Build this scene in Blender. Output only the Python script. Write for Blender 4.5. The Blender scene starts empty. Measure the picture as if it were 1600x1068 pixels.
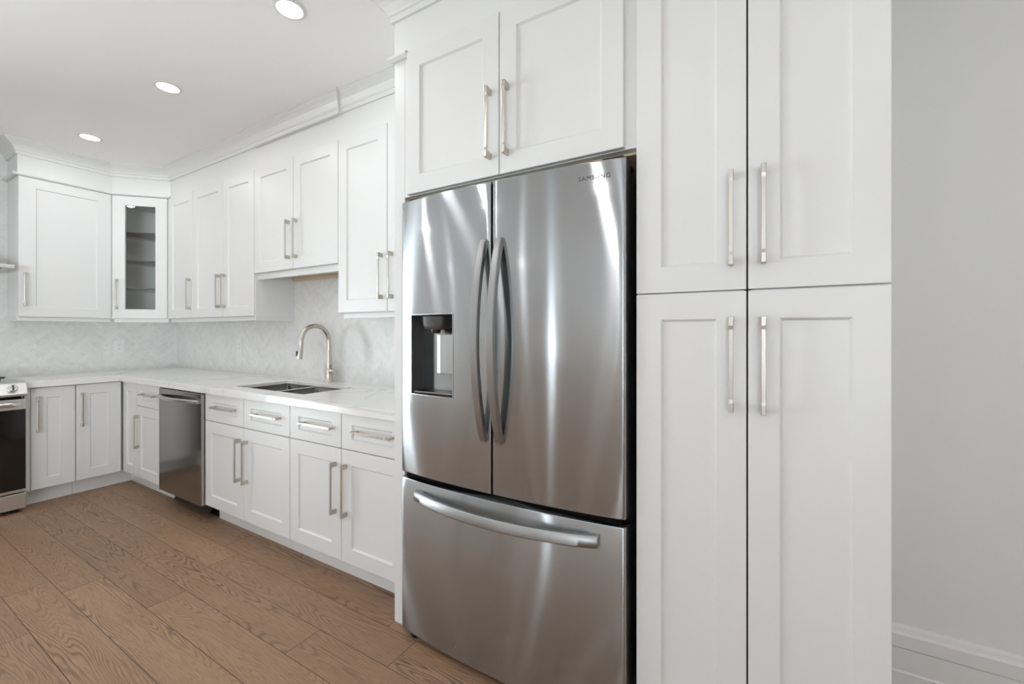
import bpy, bmesh, math
from mathutils import Vector, Matrix

C = bpy.context.scene.collection
SC = bpy.context.scene
PI = math.pi

# ------------------------------------------------------------------ camera, sky, exposure
cam_data = bpy.data.cameras.new('camera')
cam = bpy.data.objects.new('camera', cam_data)
C.objects.link(cam)
SC.camera = cam
cam_data.sensor_fit = 'HORIZONTAL'
cam_data.sensor_width = 36.0
cam_data.lens = 36.0 * 656.0 / 1600.0
cam_data.shift_y = -0.010
cam_data.clip_start = 0.02
cam.location = (0, 0, 1.23456)
cam.rotation_euler = (PI / 2, 0, math.radians(30.07))

world = bpy.data.worlds.new('world')
SC.world = world
world.use_nodes = True
wt = world.node_tree
bg = wt.nodes['Background']
# dim sky above the horizon, brighter glow added below it to lift the ceiling
w_co = wt.nodes.new('ShaderNodeTexCoord')
w_sep = wt.nodes.new('ShaderNodeSeparateXYZ')
w_rmp = wt.nodes.new('ShaderNodeValToRGB')
wt.links.new(w_co.outputs['Generated'], w_sep.inputs[0])
wt.links.new(w_sep.outputs[2], w_rmp.inputs[0])
w_rmp.color_ramp.elements[0].position = 0.0
w_rmp.color_ramp.elements[0].color = (0.84, 0.945, 1.0, 1)
w_rmp.color_ramp.elements[1].position = 0.03
w_rmp.color_ramp.elements[1].color = (0.275, 0.305, 0.33, 1)
wt.links.new(w_rmp.outputs[0], bg.inputs[0])
bg.inputs[1].default_value = 24.0

SC.view_settings.view_transform = 'Standard'
SC.view_settings.look = 'None'
SC.view_settings.gamma = 1
SC.view_settings.use_curve_mapping = False
SC.view_settings.exposure = 0.20
SC.cycles.use_denoising = True
SC.cycles.max_bounces = 14
SC.cycles.diffuse_bounces = 8
SC.cycles.sample_clamp_indirect = 8

# room extents
XW, YW, CEIL = -5.006, 1.960, 2.644          # left wall, cabinet wall, ceiling
XR, YF = 3.2, -6.4                            # right wall, wall behind the camera
DOWN_W = 2.1                                 # power of one ceiling downlight

LIGHTS_KITCHEN = [(-4.168, 1.10), (-2.927, 1.10), (-1.758, 1.10)]
LIGHTS_ROOM = [(-4.168, 0.04), (-2.927, 0.04), (-1.758, 0.04), (-0.56, 0.04), (0.65, 0.04), (1.9, 0.04),
               (-4.0, -1.8), (-2.2, -1.8), (-0.4, -1.8), (1.4, -1.8),
               (-3.4, -4.6), (-2.2, -4.6), (-0.4, -4.6), (1.4, -4.6)]

for k, (x, y) in enumerate(LIGHTS_KITCHEN + LIGHTS_ROOM):
    ld = bpy.data.lights.new('downlight_lamp', 'AREA')
    ld.shape = 'DISK'
    ld.size = 0.10
    ld.energy = DOWN_W
    ld.color = (0.98, 0.985, 1.0)
    lo = bpy.data.objects.new('downlight_lamp', ld)
    lo.location = (x, y, CEIL - 0.012)
    C.objects.link(lo)

# unseen windows added for daylight: (wall, centre along the wall, z0, z1, width)
UNSEEN_WINDOWS = [('front', 1.9, 0.06, 2.0, 1.2), ('front', -3.0, 0.06, 2.0, 0.32), ('right', -4.6, 0.06, 2.0, 2.9), ('left', -0.66, 0.06, 2.0, 1.0), ('left', -4.3, 0.06, 2.0, 0.40)]
for wall, c, z0, z1, w in UNSEEN_WINDOWS:
    ld = bpy.data.lights.new('unseen_window_portal', 'AREA')
    ld.shape = 'RECTANGLE'
    ld.size, ld.size_y = w, z1 - z0
    ld.cycles.is_portal = True
    lo = bpy.data.objects.new('unseen_window_portal', ld)
    if wall == 'front':
        lo.location = (c, YF - 0.02, (z0 + z1) / 2)
        d = Vector((0, 1, 0))
    elif wall == 'left':
        lo.location = (XW - 0.02, c, (z0 + z1) / 2)
        d = Vector((1, 0, 0))
    else:
        lo.location = (XR + 0.02, c, (z0 + z1) / 2)
        d = Vector((-1, 0, 0))
    lo.rotation_euler = d.to_track_quat('-Z', 'Y').to_euler()
    C.objects.link(lo)

# ------------------------------------------------------------------ materials
class NT:
    """small helper to write node trees"""
    def __init__(self, name):
        self.m = bpy.data.materials.new(name)
        self.m.use_nodes = True
        self.t = self.m.node_tree
        self.b = self.t.nodes['Principled BSDF']
        self.out = self.t.nodes['Material Output']
    def n(self, typ, **kw):
        nd = self.t.nodes.new(typ)
        for k, v in kw.items():
            setattr(nd, k, v)
        return nd
    def put(self, sock, val):
        if isinstance(val, (int, float)):
            sock.default_value = val
        elif isinstance(val, tuple):
            sock.default_value = val if len(val) != 3 or sock.type != 'RGBA' else (*val, 1)
        else:
            self.t.links.new(val, sock)
    def math(self, op, a, b=0.0, c=0.0):
        nd = self.n('ShaderNodeMath', operation=op)
        self.put(nd.inputs[0], a); self.put(nd.inputs[1], b); self.put(nd.inputs[2], c)
        return nd.outputs[0]
    def pos(self):
        g = self.n('ShaderNodeNewGeometry')
        s = self.n('ShaderNodeSeparateXYZ')
        self.t.links.new(g.outputs['Position'], s.inputs[0])
        return s.outputs
    def xyz(self, x, y, z):
        nd = self.n('ShaderNodeCombineXYZ')
        self.put(nd.inputs[0], x); self.put(nd.inputs[1], y); self.put(nd.inputs[2], z)
        return nd.outputs[0]
    def noise(self, vec, scale, detail=2.0, rough=0.5, dist=0.0):
        nd = self.n('ShaderNodeTexNoise')
        self.put(nd.inputs['Vector'], vec)
        nd.inputs['Scale'].default_value = scale
        nd.inputs['Detail'].default_value = detail
        nd.inputs['Roughness'].default_value = rough
        nd.inputs['Distortion'].default_value = dist
        return nd.outputs[0]
    def white(self, vec):
        nd = self.n('ShaderNodeTexWhiteNoise', noise_dimensions='3D')
        self.put(nd.inputs['Vector'], vec)
        return nd.outputs[0]
    def ramp(self, fac, stops):
        nd = self.n('ShaderNodeValToRGB')
        self.put(nd.inputs[0], fac)
        e = nd.color_ramp.elements
        while len(e) < len(stops):
            e.new(0.5)
        for el, (p, col) in zip(e, stops):
            el.position = p
            el.color = (*col, 1) if len(col) == 3 else col
        return nd.outputs[0]
    def mix(self, fac, a, b):
        nd = self.n('ShaderNodeMix', data_type='RGBA')
        self.put(nd.inputs[0], fac); self.put(nd.inputs[6], a); self.put(nd.inputs[7], b)
        return nd.outputs[2]
    def bump(self, height, strength, distance):
        nd = self.n('ShaderNodeBump')
        nd.inputs['Strength'].default_value = strength
        nd.inputs['Distance'].default_value = distance
        self.put(nd.inputs['Height'], height)
        return nd.outputs[0]
    def set(self, **kw):
        for k, v in kw.items():
            self.put(self.b.inputs[k.replace('_', ' ')], v)
        return self.m

def plain(name, col, rough=0.5, metal=0.0, spec=0.5):
    t = NT(name)
    return t.set(Base_Color=(*col, 1), Roughness=rough, Metallic=metal, Specular_IOR_Level=spec)

def paint(name, col, rough, spec=0.5):
    """painted surface with a faint unevenness"""
    t = NT(name)
    p = t.pos()
    h = t.noise(t.xyz(p[0], p[1], p[2]), 90.0, 2.0)
    return t.set(Base_Color=(*col, 1), Roughness=rough, Specular_IOR_Level=spec, Normal=t.bump(h, 0.02, 0.002))

def steel(name, col, rough, aniso, wave=0.0, sharp=0.12, sharp_rough=0.14):
    """brushed steel, brushed along the horizontal: a lobe stretched vertically plus a weak clear one"""
    t = NT(name)
    tg = t.n('ShaderNodeTangent', direction_type='RADIAL', axis='Z')
    p = t.pos()
    brush = t.noise(t.xyz(t.math('MULTIPLY', p[0], 3.0), t.math('MULTIPLY', p[1], 3.0), t.math('MULTIPLY', p[2], 700.0)), 1.0, 2.0)
    g1 = t.n('ShaderNodeBsdfAnisotropic'); g2 = t.n('ShaderNodeBsdfAnisotropic')
    for g in (g1, g2):
        t.put(g.inputs['Color'], t.mix(t.math('MULTIPLY', brush, 0.16), (*col, 1), tuple(c * 0.7 for c in col) + (1,)))
    g1.inputs['Roughness'].default_value = rough
    g1.inputs['Anisotropy'].default_value = aniso
    t.t.links.new(tg.outputs[0], g1.inputs['Tangent'])
    g2.inputs['Roughness'].default_value = sharp_rough
    if wave:
        h = t.noise(t.xyz(t.math('MULTIPLY', p[0], 5.0), 0.0, t.math('MULTIPLY', p[2], 1.6)), 1.0, 1.0)
        nb = t.bump(h, wave, 0.01)
        t.put(g1.inputs['Normal'], nb); t.put(g2.inputs['Normal'], nb)
    mx = t.n('ShaderNodeMixShader'); mx.inputs[0].default_value = sharp
    t.t.links.new(g1.outputs[0], mx.inputs[1]); t.t.links.new(g2.outputs[0], mx.inputs[2])
    t.t.links.new(mx.outputs[0], t.out.inputs[0])
    return t.m

def make_floor_mat():
    t = NT('oak_plank_floor')
    p = t.pos()
    W, L = 0.152, 1.32
    yy = t.math('DIVIDE', t.math('SUBTRACT', p[1], 0.500), W)
    row = t.math('FLOOR', yy)
    fy = t.math('FRACT', yy)
    r = t.white(t.xyz(row, 3.0, 7.0))
    xx = t.math('ADD', t.math('DIVIDE', p[0], L), t.math('MULTIPLY', r, 7.31))
    colm = t.math('FLOOR', xx)
    fx = t.math('FRACT', xx)
    pid = t.white(t.xyz(row, colm, 1.0))
    pid2 = t.white(t.xyz(row, colm, 5.0))
    gx = t.math('MULTIPLY', t.math('ABSOLUTE', t.math('SUBTRACT', fx, 0.5)), L)
    gy = t.math('MULTIPLY', t.math('ABSOLUTE', t.math('SUBTRACT', fy, 0.5)), W)
    gap = t.math('MAXIMUM', t.math('GREATER_THAN', gx, L / 2 - 0.0011), t.math('GREATER_THAN', gy, W / 2 - 0.0010))
    ox = t.math('MULTIPLY', pid, 37.0)
    oy = t.math('MULTIPLY', pid2, 53.0)
    # cathedral figure: contour lines of a smooth field stretched along the plank
    f = t.noise(t.xyz(t.math('ADD', t.math('MULTIPLY', p[0], 0.75), ox), t.math('ADD', t.math('MULTIPLY', p[1], 8.0), oy), 0.0), 1.0, 2.0, 0.45)
    wob = t.noise(t.xyz(t.math('MULTIPLY', p[0], 9.0), t.math('ADD', t.math('MULTIPLY', p[1], 30.0), oy), ox), 1.0, 2.0, 0.5)
    ring = t.math('SINE', t.math('MULTIPLY', t.math('MULTIPLY_ADD', wob, 0.016, f), 230.0))
    ring = t.math('MULTIPLY_ADD', ring, 0.5, 0.5)
    ring = t.math('POWER', ring, 3.0)
    pores = t.noise(t.xyz(t.math('MULTIPLY', p[0], 14.0), t.math('MULTIPLY', p[1], 420.0), ox), 1.0, 2.0, 0.6)
    blot = t.noise(t.xyz(t.math('ADD', t.math('MULTIPLY', p[0], 2.2), ox), t.math('MULTIPLY', p[1], 5.0), oy), 1.0, 2.0, 0.5)
    base = t.mix(pid, (0.375, 0.228, 0.134), (0.285, 0.170, 0.100))
    base = t.mix(t.math('MULTIPLY', blot, 0.55), base, (0.330, 0.212, 0.138))
    vary = t.noise(t.xyz(t.math('ADD', t.math('MULTIPLY', p[0], 1.7), oy), t.math('MULTIPLY', p[1], 9.0), ox), 1.0, 1.0)
    vary = t.ramp(vary, [(0.32, (0.15, 0.15, 0.15)), (0.66, (1, 1, 1))])
    figured = t.math('MULTIPLY', t.math('MULTIPLY', ring, vary), t.math('MULTIPLY_ADD', pid2, 0.55, 0.45))
    colr = t.mix(figured, base, (0.125, 0.072, 0.045))
    colr = t.mix(t.math('MULTIPLY', t.math('GREATER_THAN', pores, 0.56), 0.25), colr, (0.08, 0.042, 0.026))
    colr = t.mix(gap, colr, (0.025, 0.014, 0.009))
    hgt = t.math('SUBTRACT', t.math('MULTIPLY', ring, -0.15), gap)
    return t.set(Base_Color=colr, Roughness=t.math('MULTIPLY_ADD', pores, 0.2, 0.38), Specular_IOR_Level=0.4,
                 Normal=t.bump(hgt, 0.25, 0.0015))

def make_tile_mat(name, axis):
    """marble herringbone tiles on a wall; axis = the horizontal world axis of the wall"""
    t = NT(name)
    p = t.pos()
    hcoord = p[axis]
    w, n = 0.036, 4.0
    k = math.sqrt(0.5) / w
    a = t.math('MULTIPLY', t.math('ADD', hcoord, p[2]), k)
    b = t.math('MULTIPLY', t.math('SUBTRACT', p[2], hcoord), k)
    a = t.math('ADD', a, 800.0); b = t.math('ADD', b, 800.0)
    i, j = t.math('FLOOR', a), t.math('FLOOR', b)
    fx, fy = t.math('FRACT', a), t.math('FRACT', b)
    d = t.math('FLOORED_MODULO', t.math('SUBTRACT', i, j), 2 * n)
    hor = t.math('LESS_THAN', d, n - 0.5)
    nh = t.math('SUBTRACT', 1.0, hor)
    dv = t.math('SUBTRACT', d, n)
    u_h = t.math('ADD', d, fx)
    u_v = t.math('ADD', dv, t.math('SUBTRACT', 1.0, fy))
    u = t.math('ADD', t.math('MULTIPLY', u_h, hor), t.math('MULTIPLY', u_v, nh))
    v = t.math('ADD', t.math('MULTIPLY', fy, hor), t.math('MULTIPLY', fx, nh))
    idx = t.math('ADD', t.math('MULTIPLY', t.math('SUBTRACT', i, d), hor), t.math('MULTIPLY', i, nh))
    idy = t.math('ADD', t.math('MULTIPLY', j, hor), t.math('MULTIPLY', t.math('ADD', j, dv), nh))
    rnd = t.white(t.xyz(idx, idy, hor))
    eu = t.math('SUBTRACT', n / 2, t.math('ABSOLUTE', t.math('SUBTRACT', u, n / 2)))
    ev = t.math('SUBTRACT', 0.5, t.math('ABSOLUTE', t.math('SUBTRACT', v, 0.5)))
    grout = t.math('LESS_THAN', t.math('MINIMUM', eu, ev), 0.022)
    vein = t.noise(t.xyz(t.math('MULTIPLY_ADD', rnd, 9.0, hcoord), t.math('MULTIPLY_ADD', rnd, 4.0, p[2]), rnd), 16.0, 5.0, 0.6, 1.2)
    veinm = t.ramp(vein, [(0.30, (1, 1, 1)), (0.52, (0, 0, 0))])
    c = t.mix(rnd, (0.73, 0.727, 0.71), (0.79, 0.785, 0.77))
    c = t.mix(t.math('MULTIPLY', veinm, 0.35), c, (0.53, 0.53, 0.53))
    c = t.mix(grout, c, (0.75, 0.745, 0.73))
    return t.set(Base_Color=c, Roughness=0.3, Normal=t.bump(t.math('SUBTRACT', 1.0, grout), 0.15, 0.001))

def make_quartz():
    t = NT('veined_quartz')
    p = t.pos()
    q = t.xyz(p[0], p[1], p[2])
    f = t.noise(q, 1.9, 4.0, 0.55, 0.7)
    v = t.math('ABSOLUTE', t.math('SUBTRACT', f, 0.5))
    vm = t.ramp(v, [(0.0, (1, 1, 1)), (0.022, (0, 0, 0))])
    patch = t.ramp(t.noise(q, 3.1, 2.0), [(0.42, (0, 0, 0)), (0.62, (1, 1, 1))])
    c = t.mix(t.math('MULTIPLY', vm, t.math('MULTIPLY', patch, 0.55)), (0.80, 0.795, 0.78), (0.45, 0.45, 0.46))
    return t.set(Base_Color=c, Roughness=0.16)

def make_glass(name, tint, refl):
    t = NT(name)
    tr = t.n('ShaderNodeBsdfTransparent'); tr.inputs[0].default_value = (*tint, 1)
    gl = t.n('ShaderNodeBsdfGlossy'); gl.inputs['Roughness'].default_value = 0.02
    fr = t.n('ShaderNodeFresnel'); fr.inputs[0].default_value = refl
    mx = t.n('ShaderNodeMixShader')
    t.t.links.new(fr.outputs[0], mx.inputs[0])
    t.t.links.new(tr.outputs[0], mx.inputs[1]); t.t.links.new(gl.outputs[0], mx.inputs[2])
    t.t.links.new(mx.outputs[0], t.out.inputs[0])
    return t.m

def make_emit(name, col, strength):
    t = NT(name)
    e = t.n('ShaderNodeEmission')
    e.inputs[0].default_value = (*col, 1); e.inputs[1].default_value = strength
    t.t.links.new(e.outputs[0], t.out.inputs[0])
    return t.m

M = {
    'cab': paint('white_cabinet_paint', (0.725, 0.725, 0.718), 0.38),
    'inside': paint('cabinet_interior', (0.92, 0.92, 0.89), 0.5),
    'trim': paint('white_trim_paint', (0.74, 0.74, 0.73), 0.42),
    'wall': paint('pale_grey_wall_paint', (0.72, 0.72, 0.72), 0.6),
    'room': paint('white_bounce_paint', (0.84, 0.84, 0.83), 0.6),  # unseen walls made whiter to bounce more light onto the ceiling
    'ceil': paint('ceiling_paint', (0.92, 0.92, 0.92), 0.8, 0.2),
    'floor': make_floor_mat(),
    'tile_x': make_tile_mat('herringbone_marble_wide', 0),
    'tile_y': make_tile_mat('herringbone_marble_side', 1),
    'quartz': make_quartz(),
    'nickel': plain('satin_nickel', (0.58, 0.55, 0.505), 0.28, 1.0),
    'faucet': plain('brushed_nickel', (0.60, 0.56, 0.50), 0.27, 1.0),
    'steel': steel('brushed_steel_fridge', (0.475, 0.495, 0.51), 0.20, 0.80, 0.05, 0.10, 0.12),
    'steel_bar': steel('brushed_steel_bar', (0.38, 0.38, 0.38), 0.36, 0.2, 0.0, 0.0),
    'steel_dark': steel('polished_steel_dishwasher', (0.43, 0.42, 0.41), 0.22, 0.35, 0.03, 0.65, 0.12),
    'steel_light': steel('brushed_steel_range', (0.72, 0.72, 0.71), 0.32, 0.3, 0.0, 0.2, 0.2),
    'sink': steel('sink_steel', (0.22, 0.215, 0.205), 0.36, 0.2, 0.0, 0.0),
    'black': plain('black_plastic', (0.012, 0.012, 0.012), 0.4),
    'seam': plain('dark_gasket_and_shade', (0.006, 0.005, 0.005), 0.9, 0.0, 0.1),  # near black; also stands for shade in cabinet gaps
    'paddle': plain('satin_paddle', (0.40, 0.40, 0.39), 0.34, 1.0),
    'flap': plain('dull_dark_plastic', (0.035, 0.028, 0.024), 0.7, 0.0, 0.2),
    'grey': plain('dark_grey_plastic', (0.060, 0.058, 0.058), 0.42, 0.0, 0.35),
    'oven_glass': plain('black_oven_glass', (0.010, 0.008, 0.007), 0.06),
    'wood': plain('raw_birch_ply', (0.70, 0.56, 0.38), 0.6),
    'white_plastic': plain('white_plastic', (0.80, 0.80, 0.79), 0.3),
    'slot': plain('socket_slots', (0.10, 0.10, 0.10), 0.6),
    'letter': plain('dark_lettering', (0.11, 0.11, 0.11), 0.4, 0.6),
    'pane': make_glass('clear_pane', (1.0, 1.0, 1.0), 1.45),
    'shelf_glass': make_glass('shelf_glass', (0.98, 0.99, 0.99), 1.5),
    'shelf_edge': plain('glass_shelf_edge', (0.035, 0.055, 0.055), 0.15),
    'lens': make_emit('downlight_lens', (1.0, 0.98, 0.95), 6.0),
    'logo': plain('chrome', (0.75, 0.75, 0.75), 0.12, 1.0),
    'button': plain('dark_button', (0.03, 0.03, 0.03), 0.4),
}

# ------------------------------------------------------------------ mesh helpers
class MB:
    def __init__(self):
        self.v, self.f = [], []
    def add(self, verts, faces):
        o = len(self.v)
        self.v += [tuple(p) for p in verts]
        self.f += [tuple(i + o for i in q) for q in faces]
        return self
    def box(self, x0, x1, y0, y1, z0, z1):
        x0, x1 = min(x0, x1), max(x0, x1); y0, y1 = min(y0, y1), max(y0, y1); z0, z1 = min(z0, z1), max(z0, z1)
        return self.add([(x0, y0, z0), (x1, y0, z0), (x1, y1, z0), (x0, y1, z0), (x0, y0, z1), (x1, y0, z1), (x1, y1, z1), (x0, y1, z1)],
                        [(0, 3, 2, 1), (4, 5, 6, 7), (0, 1, 5, 4), (1, 2, 6, 5), (2, 3, 7, 6), (3, 0, 4, 7)])
    def prism(self, pts, z0, z1):
        """extrude a plan outline (counter-clockwise) between two heights"""
        n = len(pts)
        v = [(x, y, z0) for x, y in pts] + [(x, y, z1) for x, y in pts]
        f = [tuple(range(n - 1, -1, -1)), tuple(range(n, 2 * n))]
        f += [(i, (i + 1) % n, n + (i + 1) % n, n + i) for i in range(n)]
        return self.add(v, f)
    def extrude_x(self, pts, x0, x1):
        """extrude a (y, z) outline along x"""
        n = len(pts)
        v = [(x0, y, z) for y, z in pts] + [(x1, y, z) for y, z in pts]
        f = [tuple(range(n - 1, -1, -1)), tuple(range(n, 2 * n))]
        f += [(i, (i + 1) % n, n + (i + 1) % n, n + i) for i in range(n)]
        return self.add(v, f)
    def lathe(self, prof, seg=32, centre=(0, 0, 0), axis='z', caps=True):
        """prof: list of (radius, height)"""
        cx, cy, cz = centre
        v, f = [], []
        for r, h in prof:
            for k in range(seg):
                a = 2 * PI * k / seg
                if axis == 'z':
                    v.append((cx + r * math.cos(a), cy + r * math.sin(a), cz + h))
                elif axis == 'x':
                    v.append((cx + h, cy + r * math.cos(a), cz + r * math.sin(a)))
                else:
                    v.append((cx + r * math.cos(a), cy - h, cz + r * math.sin(a)))
        for i in range(len(prof) - 1):
            for k in range(seg):
                k2 = (k + 1) % seg
                f.append((i * seg + k, i * seg + k2, (i + 1) * seg + k2, (i + 1) * seg + k))
        if caps:
            f.append(tuple(range(seg - 1, -1, -1)))
            f.append(tuple((len(prof) - 1) * seg + k for k in range(seg)))
        return self.add(v, f)
    def tube(self, pts, radii, seg=20):
        pts = [Vector(p) for p in pts]
        n = len(pts)
        if not isinstance(radii, (list, tuple)):
            radii = [radii] * n
        v, f = [], []
        up = None
        for i, p in enumerate(pts):
            d = (pts[min(i + 1, n - 1)] - pts[max(i - 1, 0)]).normalized()
            if up is None:
                up = d.orthogonal().normalized()
            up = (up - d * up.dot(d)).normalized()
            s = d.cross(up)
            for k in range(seg):
                a = 2 * PI * k / seg
                v.append(p + (up * math.cos(a) + s * math.sin(a)) * radii[i])
        for i in range(n - 1):
            for k in range(seg):
                k2 = (k + 1) % seg
                f.append((i * seg + k, i * seg + k2, (i + 1) * seg + k2, (i + 1) * seg + k))
        f.append(tuple(range(seg - 1, -1, -1)))
        f.append(tuple((n - 1) * seg + k for k in range(seg)))
        return self.add(v, f)
    def ribbon(self, sections):
        """loft between equal-length closed sections, capped"""
        n = len(sections[0])
        v = [p for s in sections for p in s]
        f = []
        for i in range(len(sections) - 1):
            for k in range(n):
                k2 = (k + 1) % n
                f.append((i * n + k, i * n + k2, (i + 1) * n + k2, (i + 1) * n + k))
        f.append(tuple(range(n - 1, -1, -1)))
        f.append(tuple((len(sections) - 1) * n + k for k in range(n)))
        return self.add(v, f)
    def build(self, name, mat, parent=None, bevel=0.0, smooth=False, seg=2, fix=True):
        me = bpy.data.meshes.new(name)
        me.from_pydata(self.v, [], self.f)
        if fix:
            bm = bmesh.new(); bm.from_mesh(me)
            bmesh.ops.remove_doubles(bm, verts=bm.verts, dist=1e-6)
            bmesh.ops.recalc_face_normals(bm, faces=bm.faces)
            bm.to_mesh(me); bm.free()
        me.materials.append(M[mat])
        if smooth:
            for p in me.polygons:
                p.use_smooth = True
            me.set_sharp_from_angle(angle=math.radians(38))
        o = bpy.data.objects.new(name, me)
        C.objects.link(o)
        if parent is not None:
            o.parent = parent
        if bevel:
            b = o.modifiers.new('edge', 'BEVEL')
            b.width = bevel; b.segments = seg; b.limit_method = 'ANGLE'; b.angle_limit = math.radians(40)
        return o

def thing(name, label, cat, loc=(0, 0, 0), rotz=0.0, group=None):
    o = bpy.data.objects.new(name, None)
    o.empty_display_size = 0.1
    C.objects.link(o)
    o.location = loc
    o.rotation_euler = (0, 0, rotz)
    return tag(o, label, cat, group)

def tag(o, label, cat, group=None):
    o['label'] = label; o['category'] = cat; o['kind'] = 'thing'
    if group:
        o['group'] = group
    return o

def struct(o, label, cat):
    o['kind'] = 'structure'; o['label'] = label; o['category'] = cat
    return o

def copy_tree(o, parent=None):
    c = o.copy(); C.objects.link(c)
    if parent is not None:
        c.parent = parent
    for ch in [k for k in bpy.data.objects if k.parent == o]:
        copy_tree(ch, c)
    return c

def sweep(path, prof, closed_ends=True):
    """sweep a profile of (out, z) along a plan polyline; 'out' is to the right of the travel direction"""
    n = len(path)
    P = [Vector((x, y)) for x, y in path]
    offs = []
    for i in range(n):
        ds = []
        if i > 0: ds.append((P[i] - P[i - 1]).normalized())
        if i < n - 1: ds.append((P[i + 1] - P[i]).normalized())
        ns = [Vector((d.y, -d.x)) for d in ds]
        if len(ns) == 1:
            offs.append(ns[0])
        else:
            m = (ns[0] + ns[1]).normalized()
            offs.append(m / max(0.25, m.dot(ns[0])))
    secs = []
    for i in range(n):
        secs.append([(P[i].x + offs[i].x * o, P[i].y + offs[i].y * o, z) for o, z in prof])
    return MB().ribbon(secs)

# ------------------------------------------------------------------ the room
T = 0.12
def slab_wall(name, axis, at, thick, a0, a1, holes, mat, label):
    """wall with rectangular openings: cells of a grid"""
    mb = MB()
    us = sorted({a0, a1} | {h[0] for h in holes} | {h[1] for h in holes})
    zs = sorted({0.0, CEIL} | {h[2] for h in holes} | {h[3] for h in holes})
    for u0, u1 in zip(us, us[1:]):
        for z0, z1 in zip(zs, zs[1:]):
            if any(u0 >= h[0] - 1e-6 and u1 <= h[1] + 1e-6 and z0 >= h[2] - 1e-6 and z1 <= h[3] + 1e-6 for h in holes):
                continue
            if axis == 'x':
                mb.box(at, at + thick, u0, u1, z0, z1)
            else:
                mb.box(u0, u1, at, at + thick, z0, z1)
    return struct(mb.build(name, mat, fix=False), label, 'wall')

struct(MB().box(XW - T, XR + T, YF - T, YW + T, -0.1, 0).build('floor', 'floor'), 'brown oak plank floor running along the cabinets', 'floor')
struct(MB().box(XW - T, XR + T, YF - T, YW + T, CEIL, CEIL + 0.1).build('ceiling', 'ceil'), 'smooth white ceiling with recessed lights', 'ceiling')
slab_wall('wall_back', 'y', YW, T, XW - T, XR + T, [], 'wall', 'pale grey wall behind the long cabinet run')
lh = [(c - w / 2, c + w / 2, z0, z1) for wl, c, z0, z1, w in UNSEEN_WINDOWS if wl == 'left']
slab_wall('wall_left', 'x', XW - T, T, YF, YW, lh, 'room', 'wall behind the range and the corner cabinets')
fh = [(c - w / 2, c + w / 2, z0, z1) for wl, c, z0, z1, w in UNSEEN_WINDOWS if wl == 'front']
rh = [(c - w / 2, c + w / 2, z0, z1) for wl, c, z0, z1, w in UNSEEN_WINDOWS if wl == 'right']
slab_wall('wall_front', 'y', YF - T, T, XW - T, XR + T, fh, 'room', 'white wall behind the camera')
slab_wall('wall_right', 'x', XR, T, YF, YW, rh, 'room', 'white wall with added windows beyond the right edge')
for k, (wl, c, z0, z1, w) in enumerate(UNSEEN_WINDOWS):
    mb, pn = MB(), MB()
    if wl == 'front':
        ya, yb = YF - 0.09, YF - 0.03
        for a, b in ((c - w / 2, c - w / 2 + .05), (c + w / 2 - .05, c + w / 2), (c - .025, c + .025)):
            mb.box(a, b, ya, yb, z0, z1)
        mb.box(c - w / 2, c + w / 2, ya, yb, z0, z0 + .05); mb.box(c - w / 2, c + w / 2, ya, yb, z1 - .05, z1)
        pn.box(c - w / 2 + .05, c + w / 2 - .05, YF - .062, YF - .058, z0 + .05, z1 - .05)
    else:
        xm = XR + 0.06 if wl == 'right' else XW - 0.06
        xa, xb = xm - 0.03, xm + 0.03
        for a, b in ((c - w / 2, c - w / 2 + .05), (c + w / 2 - .05, c + w / 2), (c - .025, c + .025)):
            mb.box(xa, xb, a, b, z0, z1)
        mb.box(xa, xb, c - w / 2, c + w / 2, z0, z0 + .05); mb.box(xa, xb, c - w / 2, c + w / 2, z1 - .05, z1)
        pn.box(xm - .002, xm + .002, c - w / 2 + .05, c + w / 2 - .05, z0 + .05, z1 - .05)
    wo = struct(mb.build('unseen_window_%d' % (k + 1), 'trim', fix=False), 'one of the white framed windows added unseen for daylight', 'unseen_window')
    pn.build('pane', 'pane', wo)

# baseboard on the grey wall right of the pantry (stepped profile)
bb = [(0, 0), (0.018, 0), (0.018, 0.050), (0.014, 0.056), (0.014, 0.132), (0.020, 0.139), (0.020, 0.182), (0.014, 0.190), (0.012, 0.203), (0.006, 0.211), (0, 0.211)]
struct(sweep([(0.290, YW), (XR, YW)], bb).build('baseboard_back', 'trim'), 'tall white stepped baseboard right of the pantry', 'baseboard')
struct(sweep([(XW, YF), (XW, -1.17)][::-1], [(-o, z) for o, z in bb]).build('baseboard_left', 'trim'), 'white baseboard on the left wall', 'baseboard')
struct(sweep([(XR, YF), (XW, YF)], [(o, z) for o, z in bb]).build('baseboard_front', 'trim'), 'white baseboard behind the camera', 'baseboard')
struct(sweep([(XR, YW), (XR, YF)], bb).build('baseboard_right', 'trim'), 'white baseboard on the right wall', 'baseboard')

# tiled splashbacks: one slab on each wall
bsp = MB().box(XW + 0.008, -1.332, YW - 0.008, YW, 0.884, 1.70).build('backsplash', 'tile_x')
struct(bsp, 'pale marble herringbone backsplash behind the sink', 'backsplash')
bsl = MB().box(XW, XW + 0.008, -0.14, YW, 0.884, CEIL).build('backsplash', 'tile_y')
struct(bsl, 'pale marble herringbone backsplash on the range wall', 'backsplash')

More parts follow.
